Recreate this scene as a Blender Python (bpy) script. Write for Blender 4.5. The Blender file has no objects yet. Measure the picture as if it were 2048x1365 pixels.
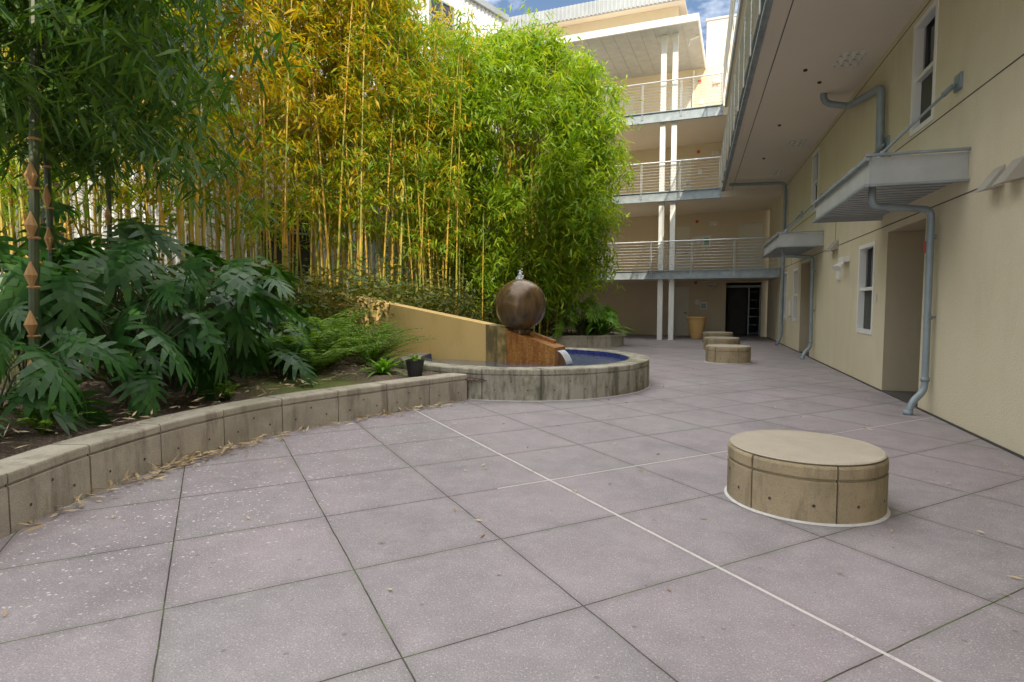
import bpy, math, random
import numpy as np
from mathutils import Vector
rng=np.random.default_rng(7); random.seed(7)
scene=bpy.context.scene
COL=scene.collection
# ------------------------------------------------------------ materials
def nmat(name):
    m=bpy.data.materials.new(name); m.use_nodes=True
    nt=m.node_tree; b=nt.nodes["Principled BSDF"]; return m,nt,b
def N(nt,t,**k):
    n=nt.nodes.new(t)
    for a,v in k.items(): setattr(n,a,v)
    return n
def math_(nt,op,a,b=None,c=None):
    n=N(nt,'ShaderNodeMath',operation=op)
    for i,x in enumerate((a,b,c)):
        if x is None: continue
        if isinstance(x,(int,float)): n.inputs[i].default_value=x
        else: nt.links.new(x,n.inputs[i])
    return n.outputs[0]
def mix(nt,f,a,b,mode='MIX'):
    n=N(nt,'ShaderNodeMix',data_type='RGBA',blend_type=mode)
    for s,x in ((n.inputs[0],f),(n.inputs[6],a),(n.inputs[7],b)):
        if isinstance(x,(int,float)): s.default_value=x
        elif isinstance(x,tuple): s.default_value=(x[0],x[1],x[2],1)
        else: nt.links.new(x,s)
    return n.outputs[2]
def noise(nt,scale,detail=4,rough=.55,vec=None,scl=None):
    tc=N(nt,'ShaderNodeTexCoord')
    n=N(nt,'ShaderNodeTexNoise'); n.inputs['Scale'].default_value=scale
    n.inputs['Detail'].default_value=detail; n.inputs['Roughness'].default_value=rough
    if scl:
        mp=N(nt,'ShaderNodeMapping'); mp.inputs['Scale'].default_value=scl
        nt.links.new(tc.outputs['Object'],mp.inputs[0]); nt.links.new(mp.outputs[0],n.inputs['Vector'])
    else: nt.links.new(tc.outputs['Object'],n.inputs['Vector'])
    return n.outputs['Fac']
def ramp(nt,f,lo,hi):
    n=N(nt,'ShaderNodeMapRange'); n.inputs[1].default_value=lo; n.inputs[2].default_value=hi
    nt.links.new(f,n.inputs[0]); return n.outputs[0]
def bump(nt,b,h,strength,dist=.01):
    n=N(nt,'ShaderNodeBump'); n.inputs['Strength'].default_value=strength; n.inputs['Distance'].default_value=dist
    nt.links.new(h,n.inputs['Height']); nt.links.new(n.outputs[0],b.inputs['Normal'])
def surf(name,c1,c2,scale=2,rough=.8,bs=.3,bscale=60,metal=0,fine=0.0,streak=None,lo=.3,hi=.7):
    m,nt,b=nmat(name)
    f=ramp(nt,noise(nt,scale,4,.6,scl=streak),lo,hi)
    c=mix(nt,f,c1,c2)
    if fine:
        g=ramp(nt,noise(nt,bscale*1.5,2,.5),.35,.7)
        c=mix(nt,math_(nt,'MULTIPLY',g,fine),c,(c1[0]*.35,c1[1]*.35,c1[2]*.35))
    nt.links.new(c,b.inputs['Base Color'])
    b.inputs['Roughness'].default_value=rough; b.inputs['Metallic'].default_value=metal
    if bs: bump(nt,b,noise(nt,bscale,3,.6),bs,.01)
    return m
def leafmat(name,ca,cb,cc=None,trans=.45,rough=.45,tint=(1.9,1.75,.45)):
    m,nt,b=nmat(name)
    g=N(nt,'ShaderNodeNewGeometry')
    c=mix(nt,g.outputs['Random Per Island'],ca,cb)
    nt.links.new(c,b.inputs['Base Color']); b.inputs['Roughness'].default_value=rough
    b.inputs['Specular IOR Level'].default_value=.35
    t=N(nt,'ShaderNodeBsdfTranslucent')
    ct=mix(nt,1.0,c,tint,'MULTIPLY')
    nt.links.new(ct,t.inputs[0])
    mx=N(nt,'ShaderNodeMixShader'); mx.inputs[0].default_value=trans
    nt.links.new(b.outputs[0],mx.inputs[1]); nt.links.new(t.outputs[0],mx.inputs[2])
    nt.links.new(mx.outputs[0],nt.nodes['Material Output'].inputs[0])
    return m
def stucco(name,c1,c2,dirt=.35,bs=.35,bscale=90):
    m,nt,b=nmat(name)
    c=mix(nt,ramp(nt,noise(nt,.6,6,.6),.3,.7),c1,c2)
    st=ramp(nt,noise(nt,1.6,5,.7,scl=(1,1,.35)),.50,.78)
    c=mix(nt,math_(nt,'MULTIPLY',st,dirt),c,tuple(x*.74 for x in c1))
    g=ramp(nt,noise(nt,120,2,.6),.45,.75); c=mix(nt,math_(nt,'MULTIPLY',g,.35),c,tuple(x*.6 for x in c1))
    nt.links.new(c,b.inputs['Base Color']); b.inputs['Roughness'].default_value=.92
    bump(nt,b,noise(nt,bscale,3,.6),bs,.012); return m

STUCCO=stucco('stucco_beige',(.63,.56,.39),(.69,.62,.45),.35,.6,60)
STUCCO_FAR=stucco('stucco_tan',(.66,.56,.38),(.71,.61,.44),.2,.2,60)
STUCCO_PINK=stucco('stucco_pink',(.66,.54,.44),(.70,.58,.48),.2,.2,60)
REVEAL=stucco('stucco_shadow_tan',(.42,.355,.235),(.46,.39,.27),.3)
SOFFIT=surf('soffit_plaster',(.68,.60,.50),(.73,.66,.56),.4,.85,.15,70)
DARKLINE=surf('joint_dark',(.05,.045,.04),(.08,.07,.06),3,.9,0)
STEEL=surf('galvanized_steel',(.23,.27,.29),(.36,.40,.42),5,.5,.1,30,.4)
PIPE=surf('painted_pipe',(.22,.27,.30),(.29,.34,.37),6,.5,.1,30,.2)
CANOPYM=surf('canopy_metal',(.40,.42,.42),(.50,.51,.50),3,.5,.08,30,.3)
RAILM=surf('rail_metal',(.50,.52,.53),(.60,.62,.63),3,.4,0,30,.4)
WHITE=surf('white_paint',(.72,.72,.68),(.78,.78,.75),2,.5,0)
DOORM=surf('door_offwhite',(.66,.62,.51),(.72,.68,.57),1,.5,0)
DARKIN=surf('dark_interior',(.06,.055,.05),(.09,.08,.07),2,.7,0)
REDP=surf('red_plastic',(.5,.06,.03),(.55,.08,.04),2,.4,0)
GREENP=surf('green_sign',(.03,.30,.12),(.04,.34,.14),2,.4,0)
PLASTIC=surf('light_grey_plastic',(.6,.58,.52),(.66,.64,.58),2,.4,0)
SCONCE=surf('sconce_metal',(.36,.33,.28),(.42,.39,.33),2,.5,0)
GLASS,nt,b=nmat('window_glass'); b.inputs['Base Color'].default_value=(.035,.04,.045,1); b.inputs['Roughness'].default_value=.04; b.inputs['Specular IOR Level'].default_value=.8
bump(nt,b,noise(nt,1.2,1,.5),.05,.02)
SCREEN=surf('window_screen',(.05,.05,.045),(.07,.07,.06),2,.6,0)
WHITEMET=surf('white_corrugated_metal',(.66,.68,.70),(.74,.75,.76),.7,.45,0,30,.1)
GREYMET=surf('grey_roof_metal',(.30,.32,.33),(.38,.40,.41),1,.5,0,30,.3)
def concrete(name,base,dark,moss=.0,mcol=(.13,.14,.045),stk=.7,slo=.50):
    m,nt,b=nmat(name)
    c=mix(nt,ramp(nt,noise(nt,3,6,.65),.3,.7),base,tuple(x*.72 for x in base))
    st=ramp(nt,noise(nt,6,5,.7,scl=(1,1,.2)),slo,slo+.16)
    c=mix(nt,math_(nt,'MULTIPLY',st,stk),c,dark)
    if moss:
        ms=ramp(nt,noise(nt,1.3,5,.7),.50,.64)
        c=mix(nt,math_(nt,'MULTIPLY',ms,moss),c,mcol)
    g=ramp(nt,noise(nt,130,2,.5),.56,.68)
    c=mix(nt,math_(nt,'MULTIPLY',g,.5),c,tuple(x*.45 for x in base))
    vo=N(nt,'ShaderNodeTexVoronoi'); vo.inputs['Scale'].default_value=38; tc=N(nt,'ShaderNodeTexCoord'); nt.links.new(tc.outputs['Object'],vo.inputs['Vector'])
    pit=math_(nt,'MULTIPLY',math_(nt,'LESS_THAN',vo.outputs['Distance'],.10),math_(nt,'GREATER_THAN',noise(nt,6,2,.5),.5))
    c=mix(nt,math_(nt,'MULTIPLY',pit,.75),c,tuple(x*.25 for x in base))
    nt.links.new(c,b.inputs['Base Color']); b.inputs['Roughness'].default_value=.88
    bump(nt,b,math_(nt,'SUBTRACT',noise(nt,70,4,.7),pit),.5,.012)
    return m
CONC=concrete('concrete_wall',(.50,.45,.36),(.20,.17,.13),.25)
CONCTOP=concrete('concrete_fountain',(.47,.44,.35),(.10,.09,.06),.8,(.10,.11,.035),.8,.47)
BENCHM=concrete('concrete_bench_side',(.42,.33,.20),(.13,.10,.06),.3,stk=.65)
BENCHTOP=surf('bench_top_sand',(.44,.385,.30),(.53,.465,.36),4,.85,.3,120,fine=.5)
CAULK=surf('white_caulk',(.50,.48,.46),(.62,.60,.58),20,.8,.2,60)
YELLOW=stucco('yellow_stucco',(.66,.45,.16),(.72,.52,.22),.8)
YELLOWM=concrete('mossy_stucco',(.50,.34,.13),(.10,.085,.035),.9,(.10,.09,.03),.9,.42)
TERRA=surf('terracotta_glaze',(.68,.42,.15),(.74,.48,.20),2,.5,0)
POTBLK=surf('black_plastic_pot',(.02,.02,.022),(.03,.03,.032),2,.5,0)
BRONZE=surf('wet_bronze',(.055,.038,.02),(.17,.10,.04),3,.25,.15,9,.15,streak=(3.5,3.5,.5))
RUST=surf('rust_stone',(.26,.085,.015),(.52,.25,.06),4,.45,.4,25,0,streak=(3,3,.6),fine=.6)
SOILM,nt,b=nmat('soil_mulch')
c=mix(nt,ramp(nt,noise(nt,4,6,.7),.3,.7),(.075,.050,.035),(.16,.115,.085))
c=mix(nt,ramp(nt,noise(nt,45,3,.6),.5,.62),c,(.27,.20,.14))
tc=N(nt,'ShaderNodeTexCoord'); vd=N(nt,'ShaderNodeVectorMath',operation='DISTANCE'); nt.links.new(tc.outputs['Object'],vd.inputs[0]); vd.inputs[1].default_value=(-4.75,6.35,.4)
ms=ramp(nt,math_(nt,'SUBTRACT',math_(nt,'ADD',noise(nt,7,5,.75),.25),math_(nt,'MULTIPLY',vd.outputs['Value'],.5)),.28,.52)
c=mix(nt,math_(nt,'MULTIPLY',ms,.8),c,(.15,.20,.035))
nt.links.new(c,b.inputs['Base Color']); b.inputs['Roughness'].default_value=.95; bump(nt,b,noise(nt,30,5,.7),1,.04)
MOSAIC,nt,b=nmat('blue_mosaic')
tc=N(nt,'ShaderNodeTexCoord'); vo=N(nt,'ShaderNodeTexVoronoi',distance='CHEBYCHEV'); vo.inputs['Scale'].default_value=28; vo.inputs['Randomness'].default_value=.1
nt.links.new(tc.outputs['Object'],vo.inputs['Vector'])
c=mix(nt,vo.outputs['Color'],(.012,.02,.12),(.08,.11,.32)); c=mix(nt,.5,(.02,.03,.16),c)
nt.links.new(c,b.inputs['Base Color']); b.inputs['Roughness'].default_value=.15
WATER,nt,b=nmat('water'); b.inputs['Base Color'].default_value=(.12,.145,.20,1); b.inputs['Roughness'].default_value=.06
b.inputs['Specular IOR Level'].default_value=1.0
bump(nt,b,noise(nt,9,3,.6),.8,.02)
FOAM,nt,b=nmat('white_water'); b.inputs['Base Color'].default_value=(.75,.78,.8,1); b.inputs['Roughness'].default_value=.3
# paving
PAVE,nt,b=nmat('tinted_concrete_paving')
tc=N(nt,'ShaderNodeTexCoord'); sp=N(nt,'ShaderNodeSeparateXYZ'); nt.links.new(tc.outputs['Object'],sp.inputs[0])
S=.863
s_=math_(nt,'MULTIPLY',math_(nt,'ADD',sp.outputs[0],sp.outputs[1]),.70711)
t_=math_(nt,'MULTIPLY',math_(nt,'SUBTRACT',sp.outputs[1],sp.outputs[0]),.70711)
wob=math_(nt,'MULTIPLY',math_(nt,'SUBTRACT',noise(nt,3,3,.6),.5),.012)
def grid(v,off):
    a=math_(nt,'DIVIDE',math_(nt,'SUBTRACT',math_(nt,'ADD',v,wob),off-S/2),S)
    return math_(nt,'MULTIPLY',math_(nt,'ABSOLUTE',math_(nt,'SUBTRACT',math_(nt,'FRACT',a),.5)),S)
ds=grid(s_,2.363); dt=grid(t_,3.89)
def cell(v,off): return math_(nt,'FLOOR',math_(nt,'DIVIDE',math_(nt,'SUBTRACT',v,off),S))
cs=cell(s_,2.363); ct=cell(t_,3.89)
cb=N(nt,'ShaderNodeCombineXYZ'); nt.links.new(cs,cb.inputs[0]); nt.links.new(ct,cb.inputs[1])
wn=N(nt,'ShaderNodeTexWhiteNoise',noise_dimensions='3D'); nt.links.new(cb.outputs[0],wn.inputs['Vector'])
tone=ramp(nt,math_(nt,'ADD',math_(nt,'MULTIPLY',wn.outputs['Value'],.35),math_(nt,'MULTIPLY',noise(nt,.35,3,.6),1.0)),.45,.95)
c=mix(nt,tone,(.36,.295,.32),(.30,.29,.285))
big=ramp(nt,noise(nt,.8,7,.72),.38,.64)
c=mix(nt,math_(nt,'MULTIPLY',big,.75),c,(.215,.195,.21))
md=ramp(nt,noise(nt,4,7,.78),.44,.68)
c=mix(nt,math_(nt,'MULTIPLY',md,.45),c,(.44,.395,.41))
g=ramp(nt,noise(nt,140,2,.6),.48,.68)
c=mix(nt,math_(nt,'MULTIPLY',g,.6),c,(.14,.125,.13))
g2=ramp(nt,noise(nt,95,2,.5),.61,.66)
c=mix(nt,math_(nt,'MULTIPLY',g2,.65),c,(.54,.51,.50))
vo=N(nt,'ShaderNodeTexVoronoi'); vo.inputs['Scale'].default_value=24; nt.links.new(tc.outputs['Object'],vo.inputs['Vector'])
sk=math_(nt,'LESS_THAN',math_(nt,'ADD',vo.outputs['Distance'],math_(nt,'MULTIPLY',noise(nt,40,2,.6),.55)),.46)
zone=ramp(nt,math_(nt,'ADD',sp.outputs[0],math_(nt,'MULTIPLY',noise(nt,1.0,4,.6),1.6)),-.9,-2.2)
sel=math_(nt,'GREATER_THAN',noise(nt,12,2,.5),.47)
c=mix(nt,math_(nt,'MULTIPLY',math_(nt,'MULTIPLY',sk,zone),math_(nt,'MULTIPLY',sel,.8)),c,(.64,.62,.61))
vo2=N(nt,'ShaderNodeTexVoronoi'); vo2.inputs['Scale'].default_value=6; nt.links.new(tc.outputs['Object'],vo2.inputs['Vector'])
c=mix(nt,math_(nt,'MULTIPLY',math_(nt,'LESS_THAN',vo2.outputs['Distance'],.07),.5),c,(.13,.12,.12))
js=math_(nt,'LESS_THAN',ds,.0035); jt=math_(nt,'LESS_THAN',dt,.0035)
j=math_(nt,'MAXIMUM',js,jt)
halo=math_(nt,'MAXIMUM',ramp(nt,ds,.05,.0),ramp(nt,dt,.05,.0))
c=mix(nt,math_(nt,'MULTIPLY',math_(nt,'MULTIPLY',halo,noise(nt,6,4,.7)),.5),c,(.11,.10,.085))
jc=mix(nt,ramp(nt,noise(nt,2.5,3,.6),.48,.56),(.05,.042,.037),(.08,.12,.03))
c=mix(nt,j,c,jc)
ws=math_(nt,'LESS_THAN',math_(nt,'ABSOLUTE',math_(nt,'SUBTRACT',math_(nt,'ADD',s_,wob),2.363)),.010)
wt=math_(nt,'LESS_THAN',math_(nt,'ABSOLUTE',math_(nt,'SUBTRACT',math_(nt,'ADD',t_,wob),3.89)),.009)
wt=math_(nt,'MULTIPLY',wt,math_(nt,'GREATER_THAN',s_,1.9))
w=math_(nt,'MAXIMUM',ws,math_(nt,'MULTIPLY',wt,.8))
c=mix(nt,math_(nt,'MULTIPLY',w,ramp(nt,noise(nt,25,3,.6),.2,.42)),c,(.62,.58,.56))
nt.links.new(c,b.inputs['Base Color'])
rr=N(nt,'ShaderNodeMapRange'); nt.links.new(big,rr.inputs[0]); rr.inputs[3].default_value=.75; rr.inputs[4].default_value=.48
nt.links.new(rr.outputs[0],b.inputs['Roughness'])
h=math_(nt,'SUBTRACT',noise(nt,120,3,.6),math_(nt,'MULTIPLY',j,2.5)); bump(nt,b,h,.6,.007)
GROUNDM=surf('ground_dirt',(.16,.14,.11),(.22,.19,.15),.3,.95,.3,4)

BAMLEAF=leafmat('bamboo_leaf',(.09,.22,.015),(.34,.42,.03),trans=.42,rough=.42)
BAMGOLD=leafmat('bamboo_leaf_gold',(.30,.31,.015),(.66,.47,.03),trans=.5,rough=.42,tint=(1.5,1.3,.4))
DARKLEAF=leafmat('dark_leaf',(.025,.085,.015),(.09,.17,.02),trans=.35,rough=.5)
PHILO=leafmat('philodendron_leaf',(.018,.075,.016),(.05,.14,.028),trans=.22,rough=.38)
FERN=leafmat('fern_leaf',(.08,.20,.02),(.20,.33,.035),trans=.35,rough=.5)
SHRUB=leafmat('shrub_leaf',(.03,.08,.018),(.17,.16,.03),trans=.3,rough=.5)
BRIGHTL=leafmat('bright_strap_leaf',(.12,.30,.04),(.24,.44,.06),trans=.3,rough=.45)
LITTER=leafmat('dry_leaf',(.30,.20,.10),(.66,.55,.36),trans=.1,rough=.7,tint=(1,1,1))
CULM=surf('bamboo_culm_gold',(.58,.34,.04),(.20,.26,.04),1.2,.4,0,lo=.42,hi=.6)
CULMD=surf('bamboo_culm_dark',(.03,.05,.02),(.06,.08,.03),2,.4,0)
SHEATH=surf('culm_sheath',(.34,.18,.06),(.46,.28,.12),5,.7,0)
STEMM=surf('plant_stem',(.06,.08,.03),(.10,.09,.05),4,.6,0)

# ------------------------------------------------------------ builders
def grp(name,loc=(0,0,0),rz=0):
    e=bpy.data.objects.new(name,None); e.location=loc; e.rotation_euler=(0,0,rz); e.empty_display_size=.2; COL.objects.link(e); return e
class MB:
    def __init__(s): s.v=[];s.f=[];s.m=[];s.n=0
    def add(s,vs,fs,mi=0):
        s.v.append(np.asarray(vs,float).reshape(-1,3)); k=s.n
        for f in fs: s.f.append([i+k for i in f]); s.m.append(mi)
        s.n+=len(s.v[-1])
    def quads(s,V,mi=0):
        V=np.asarray(V,float).reshape(-1,3); n=len(V)//4
        F=(np.arange(n*4).reshape(n,4)+s.n).tolist(); s.v.append(V); s.f+=F; s.m+=[mi]*n; s.n+=len(V)
    def box(s,x0,x1,y0,y1,z0,z1,mi=0):
        s.add([(x0,y0,z0),(x1,y0,z0),(x1,y1,z0),(x0,y1,z0),(x0,y0,z1),(x1,y0,z1),(x1,y1,z1),(x0,y1,z1)],
              [(0,3,2,1),(4,5,6,7),(0,1,5,4),(1,2,6,5),(2,3,7,6),(3,0,4,7)],mi)
    def tube(s,pts,r,seg=8,mi=0,cap=True):
        P=np.asarray(pts,float); n=len(P); T=np.gradient(P,axis=0); T/=np.linalg.norm(T,axis=1)[:,None]+1e-9
        R=np.full(n,r) if np.isscalar(r) else np.asarray(r)
        ref=np.array([0,0,1.]) if abs(T[:,2]).mean()<.75 else np.array([1.,0,0])
        A=np.cross(T,ref); bad=np.linalg.norm(A,axis=1)<.15
        if bad.any():
            for i in np.where(bad)[0]: A[i]=A[i-1] if i>0 else np.cross(T[i],[.3,.9,.1])
        A/=np.linalg.norm(A,axis=1)[:,None]+1e-9
        for i in range(1,n):
            a=A[i-1]-T[i]*np.dot(A[i-1],T[i]); 
            if np.linalg.norm(a)>.05: A[i]=a/np.linalg.norm(a)
        B=np.cross(T,A); th=np.linspace(0,2*np.pi,seg,endpoint=False)
        V=(P[:,None]+R[:,None,None]*(A[:,None]*np.cos(th)[None,:,None]+B[:,None]*np.sin(th)[None,:,None])).reshape(-1,3)
        F=[(i*seg+j,i*seg+(j+1)%seg,(i+1)*seg+(j+1)%seg,(i+1)*seg+j) for i in range(n-1) for j in range(seg)]
        if cap: F+=[tuple(range(seg))[::-1],tuple((n-1)*seg+j for j in range(seg))]
        s.add(V,F,mi)
    def lathe(s,prof,c,seg=48,mi=0):
        n=len(prof); V=[]
        for r,z in prof:
            for j in range(seg):
                a=2*math.pi*j/seg; V.append((c[0]+r*math.cos(a),c[1]+r*math.sin(a),c[2]+z))
        F=[(i*seg+j,i*seg+(j+1)%seg,(i+1)*seg+(j+1)%seg,(i+1)*seg+j) for i in range(n-1) for j in range(seg)]
        s.add(V,F,mi)
    def make(s,name,mats,parent=None,smooth=False):
        me=bpy.data.meshes.new(name); V=np.concatenate(s.v)
        me.from_pydata(V.tolist(),[],s.f)
        for m in (mats if isinstance(mats,(list,tuple)) else [mats]): me.materials.append(m)
        me.polygons.foreach_set('material_index',s.m)
        if smooth: me.polygons.foreach_set('use_smooth',[True]*len(s.f))
        me.update(); o=bpy.data.objects.new(name,me); COL.objects.link(o)
        if parent: o.parent=parent
        return o
def curve_pts(ctrl,n=6):
    C=[np.array(p,float) for p in ctrl]; C=[2*C[0]-C[1]]+C+[2*C[-1]-C[-2]]; out=[]
    for i in range(1,len(C)-2):
        for k in range(n):
            t=k/n; a,b_,c_,d=C[i-1:i+3]
            out.append(.5*((2*b_)+(-a+c_)*t+(2*a-5*b_+4*c_-d)*t*t+(-a+3*b_-3*c_+d)*t**3))
    out.append(C[-2]); return np.array(out)
def resample(P,step):
    d=np.r_[0,np.cumsum(np.linalg.norm(np.diff(P,axis=0),axis=1))]; n=max(2,int(round(d[-1]/step))+1)
    q=np.linspace(0,d[-1],n); return np.stack([np.interp(q,d,P[:,k]) for k in range(P.shape[1])],1)
def sweep(mb,P,prof,mi=0):
    P=np.asarray(P)[:,:2]; T=np.gradient(P,axis=0); T/=np.linalg.norm(T,axis=1)[:,None]; Nn=np.stack([T[:,1],-T[:,0]],1)
    k=len(prof); V=[]
    for p,n_ in zip(P,Nn):
        for o,z in prof: V.append((p[0]+n_[0]*o,p[1]+n_[1]*o,z))
    F=[(i*k+j,i*k+(j+1)%k,(i+1)*k+(j+1)%k,(i+1)*k+j) for i in range(len(P)-1) for j in range(k)]
    F+=[tuple(range(k)),tuple((len(P)-1)*k+j for j in range(k))[::-1]]
    mb.add(V,F,mi)
def block_wall(mb,P,h,width,blk,groove=.075,gap=.012,holes=True,mi=0,md=1,z0=0.0):
    d=np.r_[0,np.cumsum(np.linalg.norm(np.diff(P,axis=0),axis=1))]; L=d[-1]; n=max(1,int(round(L/blk)))
    at=lambda q: np.stack([np.interp(q,d,P[:,0]),np.interp(q,d,P[:,1])],1)
    g=h-groove
    for i in range(n):
        e=random.uniform(-.003,.003); hh=h+random.uniform(-.003,.003)
        prof=[(e,z0),(e,g-.014),(-.016,g-.008),(-.016,g+.004),(e,g+.010),(e,hh-.018),(-.006,hh-.005),(-.018,hh),(-width+.01,hh),(-width,hh-.01),(-width,z0)]
        a=L*i/n+gap/2; b_=L*(i+1)/n-gap/2
        sweep(mb,at(np.linspace(a,b_,9)),prof,mi)
        if holes:
            for fr,zz in ((.22,.42),(.78,.42),(.5,.75)) if random.random()<.5 else ((.25,.42),(.75,.42)):
                q=a+(b_-a)*fr; p=at(np.array([q]))[0]; p2=at(np.array([q+.01]))[0]; t=(p2-p); 
                if np.linalg.norm(t)<1e-6: continue
                t/=np.linalg.norm(t); nn=np.array([t[1],-t[0]]); zc=z0+(g-z0)*zz; r=.011
                V=[(p[0]+nn[0]*.005+t[0]*r*math.cos(k*math.pi/4),p[1]+nn[1]*.005+t[1]*r*math.cos(k*math.pi/4),zc+r*math.sin(k*math.pi/4)) for k in range(8)]
                mb.add(V,[tuple(range(8))],md)
    sweep(mb,at(np.linspace(.002,L-.002,max(9,n*6))),[(-.018,z0),(-.018,h-.02),(-width+.02,h-.02),(-width+.02,z0)],md)

def wallmesh(mb,a0,a1,z0,z1,ops,f3,mw=0):
    A=sorted({a0,a1,*[o[0] for o in ops],*[o[1] for o in ops]}); Z=sorted({z0,z1,*[o[2] for o in ops],*[o[3] for o in ops]})
    for i in range(len(A)-1):
        for j in range(len(Z)-1):
            ca=(A[i]+A[i+1])/2; cz=(Z[j]+Z[j+1])/2
            if any(o[0]<ca<o[1] and o[2]<cz<o[3] for o in ops): continue
            mb.add([f3(A[i],0,Z[j]),f3(A[i+1],0,Z[j]),f3(A[i+1],0,Z[j+1]),f3(A[i],0,Z[j+1])],[(0,1,2,3)],mw)
    for o in ops:
        p,q,r,s_2,dp=o[:5]; mb_=o[5]; mr=o[6]
        mb.add([f3(p,0,r),f3(p,dp,r),f3(p,dp,s_2),f3(p,0,s_2)],[(0,1,2,3)],mr)
        mb.add([f3(q,0,r),f3(q,dp,r),f3(q,dp,s_2),f3(q,0,s_2)],[(0,1,2,3)],mr)
        mb.add([f3(p,0,s_2),f3(q,0,s_2),f3(q,dp,s_2),f3(p,dp,s_2)],[(0,1,2,3)],mr)
        if r>z0+.01: mb.add([f3(p,0,r),f3(q,0,r),f3(q,dp,r),f3(p,dp,r)],[(0,1,2,3)],mr)
        mb.add([f3(p,dp,r),f3(q,dp,r),f3(q,dp,s_2),f3(p,dp,s_2)],[(0,1,2,3)],mb_)

def railing(parent,p0,p1,z,h=1.07,step=1.45,name='railing'):
    mb=MB(); p0=np.array(p0,float); p1=np.array(p1,float); L=np.linalg.norm(p1-p0); t=(p1-p0)/L; n=max(1,int(round(L/step)))
    for i in range(n+1):
        c=p0+t*L*i/n
        for o in (-.022,.022):
            a=c+t*o
            mb.tube([(a[0],a[1],z-.25),(a[0],a[1],z+h)],.012,4)
    mb.tube([(p0[0],p0[1],z+h+.01),(p1[0],p1[1],z+h+.01)],.028,8)
    for k in range(9):
        zz=z+.1+k*(h-.15)/8.5; mb.tube([(p0[0],p0[1],zz),(p1[0],p1[1],zz)],.009,4)
    return mb.make(name,RAILM,parent)

# ------------------------------------------------------------ ground
mb=MB(); mb.add([(-300,-300,-.03),(300,-300,-.03),(300,300,-.03),(-300,300,-.03)],[(0,1,2,3)]); mb.make('ground',GROUNDM)
mb=MB(); mb.add([(-16,-34,0),(4,-34,0),(4,33,0),(-16,33,0)],[(0,1,2,3)]); mb.make('plaza_paving',PAVE)

# ------------------------------------------------------------ right building
WX=2.86
RB=grp('stucco_apartment_building')
f3=lambda a,d,z:(WX+d,a,z)
wins=[(11.2,12.2,.87,2.45),(18.85,19.7,.87,2.45),(8.87,9.73,3.75,5.28),(16.3,17.2,3.75,5.28),(21.3,22.0,3.75,5.28),(21.0,21.8,.87,2.45),(3.2,4.1,3.75,5.28)]
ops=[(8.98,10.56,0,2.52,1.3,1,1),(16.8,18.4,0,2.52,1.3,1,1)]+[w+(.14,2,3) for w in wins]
RT=9.75
mb=MB(); wallmesh(mb,-34,26.4,0,RT,ops,f3)
mb.add([(WX,-5,RT),(WX+14,-5,RT),(WX+14,30,RT),(WX,30,RT)],[(0,1,2,3)],0)
mb.box(WX,WX+14,-34,-5,RT,21.5,0)  # unseen taller wing, added to cast shade on the near planting
mb.add([(WX,-34,0),(WX+14,-34,0),(WX+14,-34,RT),(WX,-34,RT)],[(0,1,2,3)],0)
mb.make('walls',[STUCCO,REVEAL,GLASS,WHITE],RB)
mb=MB()
for (a,b_,c,d) in wins:
    w=.07
    x0,x1=WX-.012,WX+.10
    mb.box(x0,x1,a,a+w,c,d); mb.box(x0,x1,b_-w,b_,c,d); mb.box(x0,x1,a+w,b_-w,d-w,d); mb.box(x0,x1,a+w,b_-w,c,c+w)
    m_=(c+d)/2; mb.box(x0+.03,x1,a+w,b_-w,m_-.03,m_+.03)
    mb.box(WX+.09,WX+.095,a+w,b_-w,c+w,m_-.03,1)
mb.make('window_frames',[WHITE,SCREEN],RB)
mb=MB()
for z in (2.62,3.70,5.36):
    mb.box(WX-.003,WX+.002,-12,26,z,z+.014)
for y in (14.2,20.3): mb.box(WX-.0045,WX+.002,y,y+.012,2.636,3.698)
for a,b_ in ((-12,8.97),(10.57,16.79),(18.41,26)): mb.box(WX-.02,WX+.002,a,b_,0,.02)
mb.make('control_joints',DARKLINE,RB)
mb=MB()
for y0,y1 in ((8.98,10.56),(16.8,18.4)):
    mb.box(WX+1.22,WX+1.29,y0+.25,y1-.25,.01,2.2,0)
    mb.box(WX-.004,WX+1.25,y0+.01,y1-.01,0.004,.02,1)
mb.make('entry_doors',[DOORM,DARKLINE],RB)
EX=.92
mb=MB()
mb.box(EX,WX,-12,22.72,5.48,5.74,0); mb.box(EX,WX,-12,22.72,8.45,8.72,0)
mb.box(EX-.06,EX-.003,-12,22.7,5.46,5.80,1); mb.box(EX-.06,EX-.003,-12,22.7,8.43,8.78,1)
mb.box(EX-.10,EX-.063,-12,22.7,5.76,5.79,1); mb.box(EX-.10,EX-.063,-12,22.7,5.46,5.49,1)
mb.box(EX+.25,EX+.262,-12,22.6,5.474,5.479,2); 
mb.make('walkway_slabs',[SOFFIT,STEEL,DARKLINE],RB)
railing(RB,(EX-.12,-4),(EX-.12,22.6),5.8); railing(RB,(EX-.12,-4),(EX-.12,22.6),8.78)
mb=MB()
for y in (10.9,16.2,19.6):
    for i in range(3):
        for j in range(3):
            cx=2.2+i*.13; cy=y+j*.22
            mb.add([(cx,cy,5.476),(cx+.1,cy,5.476),(cx+.05,cy+.14,5.41),(cx+.1,cy+.14,5.476),(cx,cy+.14,5.476)],[(0,1,2),(1,3,2),(3,4,2),(4,0,2)],0)
            mb.box(cx-.01,cx+.11,cy+.142,cy+.16,5.472,5.478,1)
for x,y in ((1.75,5),(1.75,8.2),(2.3,8.9),(1.75,11.5),(2.1,12.2),(1.75,14.8),(1.75,18)):
    mb.lathe([(0,0),(.03,0),(.035,.012),(.035,.03)],(x,y,5.452),12,1)
mb.make('soffit_vents',[PLASTIC,DARKLINE],RB)
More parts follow.
